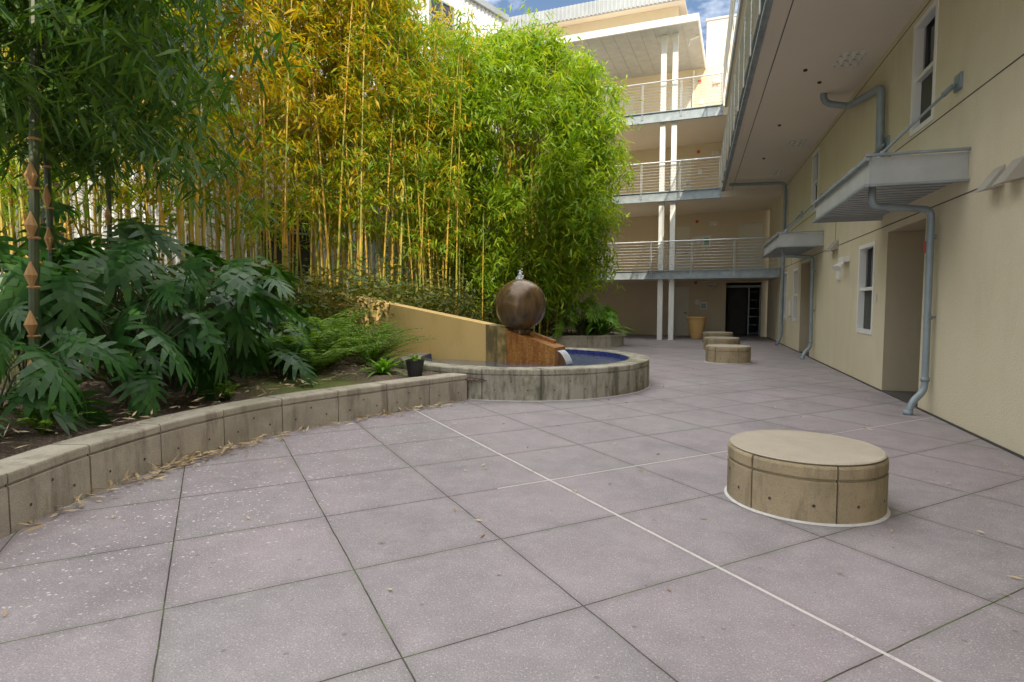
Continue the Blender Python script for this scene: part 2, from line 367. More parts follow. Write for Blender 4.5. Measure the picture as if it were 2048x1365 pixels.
def canopy(y0,y1,zt=3.08,zb=2.76):
    mb=MB(); x0=1.89
    mb.box(x0+.02,WX,y0+.02,y1-.02,zb+.06,zb+.10,0)
    mb.box(x0,x0+.015,y0,y1,zb,zt,0)
    mb.box(x0-.05,x0-.002,y0-.03,y1+.03,zt-.03,zt+.012,1)
    mb.box(x0-.05,x0-.002,y0-.03,y1+.03,zb-.012,zb+.02,1)
    for y in (y0,y1-.015):
        mb.box(x0+.017,WX-.002,y,y+.015,zb,zt,0)
    for y in (y0-.05,y1+.002):
        mb.box(x0-.05,WX-.002,y,y+.048,zt+.014,zt+.04,1); mb.box(x0,WX-.002,y,y+.048,zb-.01,zb+.015,1)
    mb.box(x0+.016,WX-.002,y0+.016,y1-.016,zt-.05,zt-.035,1)
    for k in range(1,16):
        y=y0+(y1-y0)*k/16; mb.box(x0+.03,WX-.01,y,y+.012,zb+.05,zb+.059,1)
    for yy in (y0+.25,y1-.25):
        mb.tube([(x0+.12,yy,zt+.03),(WX-.04,yy+.1,zt+.86)],.016,8,2)
        mb.tube([(x0+.12,yy,zt-.02),(x0+.2,yy,zt+.11)],.03,8,2)
        mb.tube([(WX-.16,yy+.09,zt+.74),(WX-.06,yy+.1,zt+.84)],.03,8,2)
        mb.box(WX-.03,WX-.003,yy,yy+.18,zt+.78,zt+.96,2)
    return mb.make('entry_canopy',[CANOPYM,STEEL,PIPE],RB)
canopy(7.78,10.9); canopy(15.45,18.7)
mb=MB()
def elbow(pts,r=.045,bend=.09):
    P=[np.array(p,float) for p in pts]; out=[P[0]]
    for i in range(1,len(P)-1):
        a=P[i]+(P[i-1]-P[i])/np.linalg.norm(P[i-1]-P[i])*bend; c=P[i]+(P[i+1]-P[i])/np.linalg.norm(P[i+1]-P[i])*bend
        for t in (0,.25,.5,.75,1): out.append((1-t)**2*a+2*t*(1-t)*P[i]+t*t*c)
    out.append(P[-1]); mb.tube(out,r,10)
for dy in (0,7.65):
    elbow([(2.02,8.15+dy,2.82),(2.02,8.15+dy,2.58),(2.76,8.5+dy,2.56),(2.78,8.52+dy,.30),(2.62,8.44+dy,.16),(2.58,8.42+dy,0)],.042,.1)
    for z in (2.2,1.2,.42): mb.tube([(2.78,8.52+dy,z),(2.78,8.52+dy,z+.05)],.05,10)
    mb.box(2.78,2.857,8.50+dy,8.54+dy,1.22,1.24)
    mb.tube([(2.58,8.42+dy,0),(2.58,8.42+dy,.06)],.055,10)
elbow([(2.3,12.9,5.47),(2.3,12.9,5.3),(2.74,12.9,5.2),(2.76,10.85,4.85),(2.77,10.8,3.12)],.06,.15)
elbow([(1.0,21.0,5.36),(2.74,21.2,5.36),(2.76,21.3,.3),(2.6,21.25,.0)],.05,.15)
mb.make('downpipes',PIPE,RB,True)
mb=MB()
for y in (6.95,6.58,13.9,14.2):
    V=[(WX-.003,y,2.76),(WX-.003,y+.24,2.76),(WX-.003,y+.24,2.56),(WX-.003,y,2.56),(WX-.16,y,2.53),(WX-.16,y+.24,2.53)]
    mb.add(V,[(0,1,5,4),(3,2,5,4),(0,3,4),(1,2,5)],3)
mb.box(WX-.06,WX-.003,8.72,8.84,2.05,2.2,1)
mb.box(WX-.02,WX-.003,11.0,11.08,1.45,1.56,0); mb.box(WX-.05,WX-.003,13.6,13.8,1.9,2.1,2)
mb.box(WX-.12,WX-.003,12.9,13.3,2.22,2.32,2)
for y in (12.95,13.22): mb.tube([(WX-.1,y,2.2),(WX-.2,y-.05,2.1)],[.03,.07],10,2)
mb.box(WX-.03,WX-.003,20.2,20.5,1.0,1.5,2); mb.box(WX-.05,WX-.003,16.5,16.6,2.05,2.17,1)
mb.make('wall_fittings',[PLASTIC,REDP,WHITE,SCONCE],RB)

# ------------------------------------------------------------ far building
FB=grp('stucco_apartment_building',(WX,22.7,0),math.radians(-4))
g3=lambda a,d,z:(a,3.8+d,z)
fl=[0,2.63,5.6,8.55]
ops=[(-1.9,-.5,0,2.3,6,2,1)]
for z in fl: ops.append((-4.35,-3.42,z+.005,z+2.12,.06,3,4))
ops+=[(-1.45,-.5,2.635,4.75,.06,3,4),(-7.6,-6.6,2.635,4.75,.06,3,4),(-7.6,-6.6,5.605,7.7,.06,3,4),(-6.9,-5.9,8.555,10.6,.06,3,4)]
mb=MB(); wallmesh(mb,-14,-2.9,0,11.5,[o for o in ops if o[1]<-3],g3)
wallmesh(mb,-2.9,1.5,0,13.4,[o for o in ops if o[0]>-3],g3,0)
mb.make('walls',[STUCCO_FAR,REVEAL,DARKIN,DOORM,WHITE],FB)
mb=MB(); mb.box(-2.9,3,3.79,9,9.9,13.3,0); mb.box(-2.95,3,3.75,9,13.302,13.4,1); mb.make('upper_parapet',[STUCCO_PINK,GREYMET],FB)
mb=MB()
for i,(a,b_) in enumerate(((2.36,2.63),(5.28,5.59),(8.22,8.55))):
    mb.box(-14,-.01,.0,3.79,a,b_,0)
    xr=-.01 if i==0 else -2.05
    mb.box(-14,xr,-.06,-.003,a-.03,b_+.03,1); mb.box(-14,xr,-.12,-.062,b_,b_+.032,1); mb.box(-14,xr,-.12,-.062,a-.03,a,1)
mb.make('balcony_slabs',[SOFFIT,STEEL],FB)
for i,z in enumerate((2.66,5.62,8.58)):
    railing(FB,(-12,-.1),(-.05 if i==0 else -2.1,-.1),z)
mb=MB()
for x in (-4.28,-3.86):
    mb.box(x,x+.19,.06,.22,0,2.355,0); mb.box(x,x+.19,.06,.22,2.632,5.275,0); mb.box(x,x+.19,.06,.22,5.592,8.215,0); mb.box(x,x+.19,.06,.22,8.552,11.395,0)
mb.box(-11.8,-11.6,.06,.22,0,11.39,0)
mb.make('posts',WHITE,FB)
mb=MB(); mb.box(-9,-2.95,-.7,3.79,11.4,11.47,0); mb.box(-9.05,-2.9,-.78,-.703,11.36,11.6,1); mb.box(-2.948,-2.9,-.7,3.78,11.36,11.6,1)
mb.box(-9,-2.95,-.7,3.78,11.475,11.55,1)
for k in range(12): mb.box(-9+.5*k,-8.985+.5*k,-.69,3.78,11.392,11.399,2)
mb.make('roof_canopy',[CANOPYM,WHITE,GREYMET],FB)
mb=MB(); mb.box(-14,-4.3,6,14,11,15.2,0); mb.box(-14.3,-4.0,5.3,14.2,15.21,15.32,1); mb.box(-14.3,-4.0,5.2,5.297,15.1,15.75,2)
for k in range(52): mb.box(-14.3+.2*k,-14.2+.2*k,5.15,5.198,15.12,15.74,2)
mb.box(-14,0,3.81,12,11.502,11.6,1)
mb.make('penthouse',[STUCCO_FAR,SOFFIT,GREYMET],FB)
mb=MB()
def on(x,z,w,h,mi,dp=.03): mb.box(x,x+w,3.8-dp,3.797,z,z+h,mi)
for z in fl:
    on(-3.15,z+1.35,.18,.22,1); on(-2.6,z+2.15,.3,.12,1,.1); on(-3.2,z+2.25,.12,.12,2,.05)
    mb.box(-3.62,-3.5,3.78,3.83,z+.95,z+1.02,3)
    for x in (-2.55,-2.4): mb.tube([(x,3.68,z+2.2),(x,3.62,z+2.12)],[.04,.06],8,1)
on(-2.9,2.63+1.2,.35,.5,1,.015); on(-2.83,2.63+1.3,.2,.28,4,.02)
on(-3.35,2.63+1.55,.5,.12,1,.08); on(-2.95,1.15,.3,.32,1,.02); on(-2.9,1.2,.2,.2,3,.025)
mb.tube([(-3.4,3.7,11.3),(-3.4,3.7,9.0)],.04,8,1)
mb.tube([(-3.3,.1,10.9),(-3.3,.35,11.2),(-3.0,.5,11.35)],.035,8,1)
mb.make('door_fittings',[PLASTIC,WHITE,REDP,STEEL,GREENP],FB)
mb=MB()
mb.box(-1.9,-.5,4.6,4.66,2.1,2.2,0)
for x in (-1.0,-.54): mb.box(x,x+.05,4.6,4.66,.02,2.1,0)
for k in range(6): mb.box(-.95,-.54,4.62,4.64,.1+.36*k,.12+.36*k,0)
mb.box(-1.85,-1.05,5.6,5.65,.02,2.1,1)
mb.make('corridor_gate',[STEEL,DARKIN],FB)

# ------------------------------------------------------------ left corrugated building
LB=grp('corrugated_metal_building',(-7.7,23.2,0),math.atan2(.933,.36)-math.pi)
mb=MB(); L=27; H=12.9; rib=.22; V=[]; n=int(L/rib)
prof=[(0,0),(.08,0),(.11,.035),(.19,.035)]
xs=[]
for i in range(n):
    for a,d in prof: xs.append((i*rib+a,d))
for i,(x,d) in enumerate(xs): V+= [(x,d,0),(x,d,H)]
F=[(2*i,2*i+2,2*i+3,2*i+1) for i in range(len(xs)-1)]
mb.add(V,F,0)
mb.box(-.1,L,-8,-.02,0,H-.02,0); mb.box(-.2,L+.2,-8,.16,H,H+.22,1)
mb.make('walls',[WHITEMET,GREYMET],LB)
mb=MB()
for x0,z0,w,h in ((3.0,10.6,1.1,1.6),(5.3,9.9,1.6,2.4),(9,9.9,1.6,2.4),(13,9.9,1.6,2.4),(5.3,6,1.6,2.2),(9,6,1.6,2.2),(13,6,1.6,2.2),(17,6,1.6,2.2),(3,2.2,1.6,2),(9,2.2,1.6,2),(15,2.2,1.6,2)):
    mb.box(x0,x0+w,.04,.06,z0,z0+h,1)
    for a in (x0-.06,x0+w/2-.03,x0+w): mb.box(a,a+.06,.04,.10,z0-.06,z0+h+.06,0)
    for z in (z0-.058,z0+h*.6,z0+h): mb.box(x0,x0+w,.045,.098,z,z+.056,0)
mb.make('windows',[GREYMET,GLASS],LB)

# ------------------------------------------------------------ planter curbs
ctrl=[(-1.2,-2.6),(-2.2,-1.2),(-2.95,.2),(-3.6,1.5),(-3.95,2.40),(-4.16,2.98),(-4.29,3.6),(-4.33,4.19),(-4.29,4.82),(-4.16,5.36),(-3.93,5.95),(-3.52,6.95),(-3.14,7.80)]
P1=resample(curve_pts(ctrl,6),.05)
mb=MB(); block_wall(mb,P1,.38,.30,.72)
mb.make('planter_wall',[CONC,DARKLINE])
ctrl2=[(-4.35,11.75),(-4.9,13.2),(-4.95,15),(-4.8,16.5),(-4.2,17.6),(-3.3,18.3),(-2.6,18.7),(-2.3,19.3),(-2.4,20.3),(-3.2,21.6),(-3.6,22.4)]
P2=resample(curve_pts(ctrl2,6),.05)
mb=MB(); block_wall(mb,P2,.38,.30,.8); mb.make('planter_wall',[CONC,DARKLINE])
FCX,FCY,FR=-2.93,10.04,2.2
bx=[]
for y in np.arange(-2.6,22.4,.12):
    if y<7.8: x=np.interp(y,P1[:,1],P1[:,0])-.2
    elif y<11.75: x=FCX-math.sqrt(max(0,FR**2-(y-FCY)**2))+.1
    else: x=np.interp(y,P2[:,1],P2[:,0])-.2
    bx.append((x,y))
mb=MB(); V=[]; K=40
for x,y in bx:
    for k in range(K):
        t=k/(K-1); xx=x-(16+x)*t**1.7
        inn=x-xx
        z=.31+.10*min(1,inn/2)+.035*math.sin(xx*5+y*3)*math.sin(y*4.3-xx*2)*min(1,inn*3)+random.uniform(-.016,.016)
        if inn<.05: z=.29
        V.append((xx,y,z))
F=[(i*K+k,i*K+k+1,(i+1)*K+k+1,(i+1)*K+k) for i in range(len(bx)-1) for k in range(K-1)]
mb.add(V,F); mb.make('planting_bed_soil',SOILM,None,True)

# ------------------------------------------------------------ fountain
FO=grp('sphere_fountain')
th=np.linspace(0,2*np.pi,220); PC=np.stack([FCX+FR*np.cos(th),FCY+FR*np.sin(th)],1)
mb=MB(); block_wall(mb,PC,.46,.34,.865,groove=.085); mb.make('basin_wall',[CONCTOP,DARKLINE],FO)
mb=MB(); mb.lathe([(FR-.345,.45),(FR-.36,.445),(FR-.36,.05),(0,.05)],(FCX,FCY,0),96); mb.make('basin_lining',MOSAIC,FO)
mb=MB(); mb.lathe([(FR-.362,.36),(1,.36),(0.01,.36)],(FCX,FCY,0),96); mb.make('water',WATER,FO)
mb=MB(); mb.lathe([(FR+.001,.010),(FR+.02,.004),(FR+.02,.001)],(FCX,FCY,0),96); mb.make('base_joint',CAULK,FO)
A=np.array([-7.6,10.79]); Dv=np.array([4.24,-.87]); Dv/=np.linalg.norm(Dv); Nv=np.array([-Dv[1],Dv[0]])
def wedge(mb,s0,s1,zt0,zt1,w0,w1,zb,mi=0,off=0):
    V=[]
    for s,zt in ((s0,zt0),(s1,zt1)):
        for o,z in ((-w0/2+off,zb),(-w0/2+off,zt),(w0/2+off,zt),(w0/2+off,zb)):
            p=A+Dv*s+Nv*o; V.append((p[0],p[1],z))
    mb.add(V,[(0,1,5,4),(1,2,6,5),(2,3,7,6),(0,3,2,1),(4,5,6,7),(0,4,7,3)],mi)
sC=np.dot(np.array([-2.94,9.85])-A,Dv)
zl=lambda s:1.70+(.955-1.70)*s/(sC-.16)
mb=MB(); wedge(mb,0,sC-.62,1.70,zl(sC-.62),.34,.34,.02); wedge(mb,sC-.619,sC-.16,zl(sC-.62),.955,.34,.34,.02,1); mb.make('tapering_wall',[YELLOW,YELLOWM],FO)
mb=MB(); wedge(mb,sC-.158,sC+.78,.94,.66,.42,.42,.02,0,-.02); wedge(mb,sC-.156,sC+.62,1.0,.76,.12,.12,.6,0,.12)
mb.make('rust_monolith',RUST,FO)
mb=MB(); prof=[]
for k in range(0,33):
    a=-math.pi/2+math.pi*k/32; prof.append((.455*math.cos(a)+1e-4,.455*math.sin(a)))
p=A+Dv*(sC); mb.lathe(prof,(p[0],p[1],1.375),64); mb.lathe([(.16,-.5),(.14,-.42),(.12,-.38)],(p[0],p[1],1.375),32)
mb.make('stone_ball',BRONZE,FO,True)
mb=MB()
for k in range(160):
    h=abs(rng.normal(0,.07)); a=rng.uniform(0,6.28); r=abs(rng.normal(0,.03))*(1-h*2 if h<.3 else .3)+.004; q=rng.uniform(.006,.014)
    c=(p[0]+r*math.cos(a),p[1]+r*math.sin(a),1.825+h)
    mb.lathe([(1e-4,-q),(q*.8,-q*.6),(q,0),(q*.8,q*.6),(1e-4,q)],c,6)
mb.lathe([(.035,0),(.025,.03),(.018,.07),(.006,.10)],(p[0],p[1],1.825),10)
mb.make('water_jet',FOAM,FO,True)
mb=MB()
e=A+Dv*(sC+.78)
for k in range(9):
    o=-.12+.03*k; pts=[]
    for t in np.linspace(0,1,7):
        q=e+Dv*(.18*t)+Nv*(o-.02); pts.append((q[0],q[1],.60-.22*t*t))
    mb.tube(pts,.006,5)
mb.make('spout_water',FOAM,FO,True)

# ------------------------------------------------------------ benches
def bench(cx,cy,rz):
    B=grp('round_concrete_bench',(cx,cy,0),rz); R=.51
    th=np.linspace(0,2*np.pi,180); P=np.stack([R*np.cos(th),R*np.sin(th)],1)
    mb=MB(); block_wall(mb,P,.375,.2,.54,groove=.09); mb.make('side_blocks',[BENCHM,DARKLINE],B)
    mb=MB(); mb.lathe([(R-.02,.3795),(R-.012,.387),(R-.022,.394),(.0001,.394)],(0,0,0),96); mb.make('seat',BENCHTOP,B,False)
    mb=MB(); mb.lathe([(R,.012),(R+.012,.006),(R+.020,.002)],(0,0,0),72); mb.make('base_joint',CAULK,B)
for k,y in enumerate((4.53,14.8,18.3,21.7)): bench(.76,y,.75+.2*k)
TP=grp('terracotta_planter',(.05,24.4,0))
mb=MB(); mb.lathe([(.001,0),(.2,0),(.22,.03),(.30,.4),(.36,.72),(.38,.80),(.41,.82),(.41,.88),(.38,.89),(.35,.88),(.33,.8)],(0,0,0),32); mb.make('vase',TERRA,TP,True)
mb=MB(); mb.lathe([(.34,.8),(.001,.82)],(0,0,0),24); mb.make('soil',SOILM,TP)

# ------------------------------------------------------------ vegetation
def norm(a): return a/(np.linalg.norm(a,axis=-1,keepdims=True)+1e-9)
def leaves(mb,P,D,L,W,mi=0,sag=.18):
    n=len(P); D=norm(D); ref=norm(rng.normal(size=(n,3))*np.array([.5,.5,.3])+np.array([0,0,1]))
    S=norm(np.cross(D,ref)); L=np.broadcast_to(L,(n,)) ; W=np.broadcast_to(W,(n,))
    L=L[:,None];W=W[:,None]; dn=np.array([0,0,-1.])
    V=np.stack([P,P+D*L*.38+S*W/2+dn*L*sag*.15,P+D*L+dn*L*sag,P+D*L*.38-S*W/2+dn*L*sag*.15],1)
    mb.quads(V.reshape(-1,3),mi)
def twigs(mb,C,per,L,W,mi=0,droop=.45,spread=.09):
    n=len(C); P=np.repeat(C,per,0)+rng.normal(size=(n*per,3))*spread
    base=np.repeat(norm(rng.normal(size=(n,3))*[1,1,.3]),per,0)
    D=base*.7+rng.normal(size=(n*per,3))*.6; D[:,2]=D[:,2]*.5-droop
    leaves(mb,P,D,L*rng.uniform(.7,1.25,n*per),W*rng.uniform(.8,1.2,n*per),mi)
mb=MB()
cx,cy=-5.5,18.2
zk=[.3,1.4,2.5,4.5,6.2,7.3,8.3,9.0,9.6]; rk=[.8,1.2,2.0,2.75,3.0,2.8,2.3,1.5,.6]
cent=[]
for i in range(500):
    z=rng.uniform(1.7,9.5); a=rng.uniform(0,2*np.pi); R=np.interp(z,zk,rk)*(1+.16*math.sin(3*a+z*.9)+.12*math.sin(7*a-z*1.7))
    rr=R*rng.uniform(.75,1.06); cent.append((cx+rr*math.cos(a),cy+rr*math.sin(a)*.8,z+rng.normal()*.1,rng.uniform(.25,.55)))
cent=np.array(cent)
C=np.repeat(cent[:,:3],26,0)+rng.normal(size=(len(cent)*26,3))*np.repeat(cent[:,3:4],26,0)*np.array([.7,.7,.8])
twigs(mb,C,5,.28,.055,0)
C=[]
for i in range(100):
    a=rng.uniform(0,6.28); z=rng.uniform(2.5,9.6); R=np.interp(z,zk,rk)*1.05
    p0=np.array([cx+R*math.cos(a),cy+R*math.sin(a)*.8,z]); dd=np.array([math.cos(a),math.sin(a)*.8,.5])
    for t in np.linspace(0,.65,8): C.append(p0+dd*t-np.array([0,0,t*t*1.2]))
twigs(mb,np.array(C),5,.26,.045,0,.5,.05)
for i in range(90):
    a=rng.uniform(0,6.28); r=rng.uniform(.2,1.6); x=cx+r*math.cos(a); y=cy+r*math.sin(a)*.8
    lx,ly=math.cos(a)*.15*r,math.sin(a)*.1*r
    mb.tube([(x,y,.3),(x+lx,y+ly,3),(x+lx*2.6,y+ly*2.6,6.3),(x+lx*4.5,y+ly*4.5,8.5)],[.026,.024,.017,.006],6,1)
mb.make('bamboo_clump',[BAMLEAF,CULM])
# left grove
mb=MB(); base=[]
for i in range(180):
    t=rng.uniform(0,1); bxp=np.array([-9.6,5.8])*(1-t)+np.array([-6.9,16.2])*t
    q=rng.normal()*.65; p=bxp+np.array([-.95,.25])*q; base.append((p[0],p[1],t))
tw=[];tw2=[]
for x,y,t in base:
    H=rng.uniform(8.4,10.0)-max(0,t-.6)*3.4; lx,ly=rng.normal()*.35,rng.normal()*.35
    zs=np.linspace(.3,H,13); u=(zs-.3)/H
    X=x+lx*u+.5*lx*u**3; Y=y+ly*u+.5*ly*u**3; r=.029*(1-.75*u)*rng.uniform(.6,1.2)
    mb.tube(np.stack([X,Y,zs],1),r,6,1)
    for z in np.arange(.6,6,.38):
        uu=(z-.3)/H; xx=x+lx*uu+.5*lx*uu**3; yy=y+ly*uu+.5*ly*uu**3; rr=.025*(1-.7*uu)*1.22
        mb.tube([(xx,yy,z),(xx,yy,z+.018)],rr,5,3,False)
    nb=29
    for k in range(nb):
        z=.3+H*(.26+.78*rng.uniform()**.72)
        uu=(z-.3)/H; c=np.array([x+lx*uu+.5*lx*uu**3,y+ly*uu+.5*ly*uu**3,z]); a=rng.uniform(0,6.28); ln=rng.uniform(.2,.95)
        d=np.array([math.cos(a),math.sin(a),.35])
        gold=.18+.62*math.exp(-((t-.40)/.30)**2)*min(1,max(0,(z-2.6)/3))
        for s in np.linspace(.3,1,4):
            pt=c+d*ln*s-np.array([0,0,.5*(ln*s)**2]); (tw2 if rng.uniform()<gold else tw).append(pt)
        if k%3==0: mb.tube([c,c+d*ln*.5-np.array([0,0,.12*ln*ln]),c+d*ln-np.array([0,0,.5*ln*ln])],[.006,.004,.002],3,1,False)
twigs(mb,np.array(tw),5,.22,.042,0); twigs(mb,np.array(tw2),5,.22,.042,2)
mb.make('bamboo_grove',[BAMLEAF,CULM,BAMGOLD,SHEATH])
# near timber bamboo with hanging foliage
mb=MB(); C=[]
for (x,y,lx,ly,s,nb) in ((-5.45,3.5,.15,.35,1.1,95),(-6.3,4.3,-.3,.2,.9,80),(-6.0,3.0,.1,.6,.9,70),(-7.0,5.4,.2,.2,.8,70)):
    zs=np.linspace(.3,9,14); u=(zs-.3)/9
    mb.tube(np.stack([x+lx*u,y+ly*u,zs],1),.038*s*(1-.5*u),9,1)
    for z in np.arange(.7,8,.42):
        uu=(z-.3)/9; mb.tube([(x+lx*uu,y+ly*uu,z-.012),(x+lx*uu,y+ly*uu,z),(x+lx*uu,y+ly*uu,z+.012)],[.038*s,.047*s,.038*s],9,3,False)
        if z<2.6: mb.tube([(x+lx*uu+.02,y+ly*uu-.03,z),(x+lx*uu+.025,y+ly*uu-.035,z+.1),(x+lx*uu+.02,y+ly*uu-.03,z+.22)],[.012,.045*s,.006],7,2)
    for k in range(nb):
        z=rng.uniform(3.0,6.8); uu=(z-.3)/9; a=rng.uniform(0,6.28); ln=rng.uniform(.4,1.9); c=np.array([x+lx*uu,y+ly*uu,z]); d=np.array([math.cos(a),math.sin(a),.35])
        pts=[c+d*ln*q-np.array([0,0,.38*(ln*q)**2]) for q in np.linspace(0,1,6)]
        mb.tube(pts,[.008,.007,.006,.005,.004,.002],4,1,False)
        C+=[pts[j]+rng.normal(size=3)*.05 for j in (2,3,4,5,5,4,3)]
twigs(mb,np.array(C),8,.25,.042,0,.6,.11)
mb.make('timber_bamboo',[DARKLEAF,CULMD,SHEATH,SHEATH])

def strip(V,pts,wid,side):
    for i in range(len(pts)-1):
        a,b_=pts[i],pts[i+1]; V+= [a-side*wid[i],a+side*wid[i],b_+side*wid[i+1],b_-side*wid[i+1]]
def philo_leaf(mb,o,yaw,pitch,L,mi=0,roll=0):
    V=[]; X=np.array([1,0,0.])
    def dz(p): p=np.array(p,float); p[2]-=.5*p[0]**2*1.0+.55*p[1]**2; return p
    bw=(.16,.23,.22,.17,.10,.0)
    for i in range(5):
        a=dz((.2*i,0,0)); b_=dz((.2*(i+1),0,0))
        for sg in (1,-1): V+=[a,b_,dz((.2*(i+1),sg*bw[i+1],.02)),dz((.2*i,sg*bw[i],.02))]
    nl=7
    for sg in (1,-1):
        for k in range(nl):
            t=k/(nl-1); bx_=.0+.84*t; ang=math.radians(128-98*t); ll=(.46*math.sin(math.pi*(.22+.62*t))+.07)*rng.uniform(.85,1.12)
            ang+=rng.normal()*.06
            d=np.array([math.cos(ang),sg*math.sin(ang),0]); s=np.array([-d[1],d[0],0]); w=.06
            pts=[np.array([bx_,0,.02])+d*ll*q+X*(.08*q*q)+np.array([0,0,rng.normal()*.012*q]) for q in (.15,.5,.8,1)]
            ws=(w*.9,w,w*.7,.006)
            for i in range(3):
                V+=[dz(pts[i]-s*ws[i]),dz(pts[i]+s*ws[i]),dz(pts[i+1]+s*ws[i+1]),dz(pts[i+1]-s*ws[i+1])]
    V=np.array(V)*L
    cr,sr=math.cos(roll),math.sin(roll); V=V@np.array([[1,0,0],[0,cr,sr],[0,-sr,cr]])
    cp,sp_=math.cos(pitch),math.sin(pitch); V=V@np.array([[cp,0,sp_],[0,1,0],[-sp_,0,cp]])
    cw,sw=math.cos(yaw),math.sin(yaw); V=V@np.array([[cw,sw,0],[-sw,cw,0],[0,0,1]])
    mb.quads(V+np.array(o),mi)
def philo(x,y,n,L,zr,spread,mat=PHILO):
    mb=MB(); c=np.array([x,y,.35])
    for i in range(n):
        a=rng.uniform(0,6.28); r=spread*rng.uniform(.3,1); z=rng.uniform(*zr)*(1.1-.35*r/spread)
        tip=c+np.array([math.cos(a)*r,math.sin(a)*r,z]); mid=(c+tip)/2+np.array([-math.cos(a)*r*.15,-math.sin(a)*r*.15,z*.15])
        st=c+np.array([math.cos(a)*.06,math.sin(a)*.06,rng.uniform(0,.5)*zr[0]])
        mb.tube([st,mid,tip],[.012,.009,.006],5,1,False)
        philo_leaf(mb,tip,a+rng.normal()*.4,rng.uniform(-.8,.15),L*rng.uniform(.6,1.15),0,rng.normal()*.45)
    mb.tube([c-np.array([0,0,.1]),c+np.array([.05,0,zr[0]*.35]),c+np.array([0,.05,zr[0]*.7])],[.06,.05,.04],8,1)
    return mb.make('philodendron',[mat,STEMM])
philo(-5.75,5.2,38,.56,(.8,1.9),1.05); philo(-6.3,6.7,34,.58,(.7,1.9),1.1); philo(-5.45,4.4,32,.48,(.4,1.4),.8)
philo(-6.4,4.0,26,.52,(.8,1.9),.9); philo(-5.9,6.1,22,.46,(.3,.95),.75); philo(-7.2,5.6,26,.62,(1.0,2.4),1.0)
philo(-5.4,3.1,26,.44,(.3,1.1),.7); philo(-7.0,7.8,22,.5,(.8,1.8),.9)
philo(-3.6,18.9,26,.5,(.5,1.5),.9,FERN); philo(-4.3,18.1,22,.5,(.5,1.5),.8,FERN); philo(-3.1,19.1,14,.4,(.5,1.3),.6,BRIGHTL)
def fern(x,y,n,L,name='sword_fern',mat=FERN,z=.33):
    mb=MB(); 
    for i in range(n):
        a=rng.uniform(0,6.28); el=rng.uniform(.6,1.45); l=L*rng.uniform(.7,1.1); q=np.linspace(0,1,28)
        hx=l*(q*math.cos(el)+.38*q**2.2*math.sin(el)); hz=l*(q*math.sin(el)-.40*q**3*math.sin(el))
        P=np.stack([x+hx*math.cos(a),y+hx*math.sin(a),z+hz],1); T=norm(np.gradient(P,axis=0)); Sd=norm(np.cross(T,[0,0,1.]))
        ll=.095*L*np.sin(np.pi*(.12+.86*q))+.01
        for sg in (1,-1):
            leaves(mb,P[2:],Sd[2:]*sg+T[2:]*.35+rng.normal(size=(26,3))*.08,ll[2:],.028,0,.2)
        mb.tube(P[::5],.003,3,1,False)
    return mb.make(name,[mat,STEMM])
fern(-5.35,7.15,60,1.4); fern(-5.7,8.0,60,1.55); fern(-5.45,9.0,50,1.25); fern(-6.4,8.8,40,1.6); fern(-5.15,8.5,26,.8); fern(-5.0,3.3,14,.45); fern(-4.95,5.2,12,.35)
def strap(x,y,n,L,W,z=.33):
    mb=MB(); V=[]
    for i in range(n):
        a=rng.uniform(0,6.28); el=rng.uniform(.45,1.4); l=L*rng.uniform(.7,1.1); q=np.linspace(0,1,6)
        h=l*(q*math.cos(el)+.25*q*q); v=l*(q*math.sin(el)-.45*q**2.5)
        sd=np.array([-math.sin(a),math.cos(a),0]); w=W*np.array([.5,.9,1,.85,.5,.02])/2
        pts=[np.array([x+h[k]*math.cos(a),y+h[k]*math.sin(a),z+v[k]]) for k in range(6)]
        strip(V,pts,w,sd)
    mb.quads(np.array(V),0); return mb
strap(-4.45,7.7,44,.5,.055).make('bird_nest_fern',BRIGHTL)
PP=grp('potted_aloe'); strap(-3.85,7.55,22,.24,.03,.56).make('aloe_leaves',FERN,PP)
m_=MB(); m_.lathe([(.001,.34),(.10,.34),(.13,.56),(.14,.57),(.14,.59),(.125,.59),(.12,.55),(.001,.55)],(-3.85,7.55,0),24); m_.make('pot',POTBLK,PP)
strap(-2.95,19.3,80,1.5,.11).make('cordyline_plant',BRIGHTL)
strap(-3.4,19.4,60,1.4,.10).make('cordyline_plant',FERN)
mb=MB(); C=[]
for i in range(200):
    t=rng.uniform(0,1); p=np.array([-7.9,4.8])*(1-t)+np.array([-6.5,14.5])*t+rng.normal(size=2)*[.6,.4]; z=rng.uniform(.5,1.8)
    C.append(np.array([p[0],p[1],z])[None]+rng.normal(size=(22,3))*.28)
    if i%3==0: mb.tube([(p[0],p[1],.3),(p[0]+.1,p[1],z)],[.012,.006],4,1,False)
C=np.concatenate(C); C[:,2]=np.maximum(C[:,2],.4); twigs(mb,C,4,.15,.06,0,.1,.08)
C=[]
for i in range(120):
    p=np.array([-5.9,17.2])+rng.normal(size=2)*[1.2,1.0]; p[0]=min(p[0],-5.2 if p[1]<17.5 else -4.2); C.append(np.array([p[0],p[1],rng.uniform(.4,1.4)])[None]+rng.normal(size=(16,3))*.2)
twigs(mb,np.concatenate(C),4,.16,.05,0,.1,.08)
mb.make('understory_shrubs',[SHRUB,STEMM])
mb=MB(); n=3000; idx=rng.integers(0,len(P1)-5,n); off=np.abs(rng.normal(size=n))*.11+.02
T=np.gradient(P1,axis=0); T=T/np.linalg.norm(T,axis=1)[:,None]; Nn=np.stack([T[:,1],-T[:,0]],1)
w_=.9*np.exp(-((P1[idx,1]-4.1)/.6)**2)+.2*np.exp(-((P1[idx,1]-6.7)/.9)**2)+.1
keep=rng.uniform(size=n)<w_
Pp=np.c_[P1[idx]+Nn[idx]*off[:,None],.010+rng.uniform(0,.03,n)][keep]
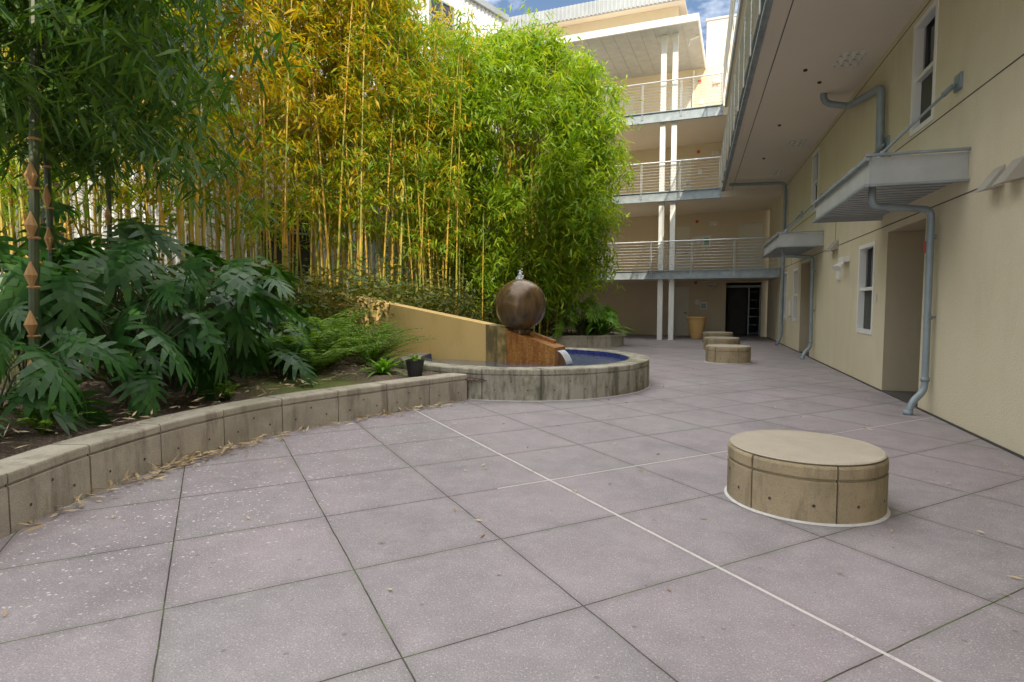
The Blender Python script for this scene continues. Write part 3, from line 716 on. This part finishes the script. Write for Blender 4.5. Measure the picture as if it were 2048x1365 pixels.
Q=np.c_[rng.uniform(-4,2.7,260),rng.uniform(1.2,20,260),np.full(260,.01)]
S2=np.c_[rng.uniform(-7,-4.5,1500),rng.uniform(2.5,9.5,1500),rng.uniform(.38,.44,1500)]
for A_,l in ((Pp,.14),(Q,.06),(S2,.12)):
    D=rng.normal(size=(len(A_),3)); D[:,2]=np.abs(D[:,2])*.15; leaves(mb,A_,D,l*rng.uniform(.4,1.3,len(A_)),.018,0,.02)
mb.tube([(.14,2.2,.01),(.02,2.0,.012),(.06,1.8,.01),(.3,1.63,.01)],.003,4,0)
mb.make('leaf_litter',LITTER)

# ------------------------------------------------------------ light, sky, camera
sd=Vector((.25,-.775,.58)).normalized()
sun=bpy.data.lights.new('sun','SUN'); sun.energy=5; sun.angle=math.radians(.5); sun.color=(1,.90,.72)
so=bpy.data.objects.new('sun',sun); so.rotation_euler=sd.to_track_quat('Z','Y').to_euler(); COL.objects.link(so)
w=bpy.data.worlds.new("World"); scene.world=w; w.use_nodes=True; nt=w.node_tree
bg=nt.nodes['Background']; sky=N(nt,'ShaderNodeTexSky',sky_type='NISHITA'); sky.sun_disc=False
sky.sun_elevation=math.asin(sd.z); sky.sun_rotation=math.atan2(sd.x,sd.y); sky.dust_density=1.0
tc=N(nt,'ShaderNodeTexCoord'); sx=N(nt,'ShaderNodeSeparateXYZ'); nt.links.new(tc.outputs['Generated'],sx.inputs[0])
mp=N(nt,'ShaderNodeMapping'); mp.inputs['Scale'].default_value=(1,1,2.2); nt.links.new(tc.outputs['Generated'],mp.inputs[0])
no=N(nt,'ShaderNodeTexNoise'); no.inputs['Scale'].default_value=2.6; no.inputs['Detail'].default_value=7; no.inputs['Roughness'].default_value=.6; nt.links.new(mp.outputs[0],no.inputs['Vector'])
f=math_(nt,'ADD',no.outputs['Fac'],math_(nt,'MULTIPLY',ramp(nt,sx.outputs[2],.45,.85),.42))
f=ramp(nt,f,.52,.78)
cl=mix(nt,f,sky.outputs[0],(21.5,21.3,21.2))  # bright cloud layer added mostly overhead, out of view, to fill the shade
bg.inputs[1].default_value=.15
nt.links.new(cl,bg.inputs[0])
cam=bpy.data.cameras.new('camera'); cam.sensor_width=36; cam.lens=20.43; cam.clip_end=2000; cam.clip_start=.05
co=bpy.data.objects.new('camera',cam); co.location=(0,0,1.4); co.rotation_euler=(math.radians(90-3.69),0,math.radians(17.5)); COL.objects.link(co)
scene.camera=co
scene.view_settings.view_transform='Standard'; scene.view_settings.look='None'; scene.view_settings.exposure=0
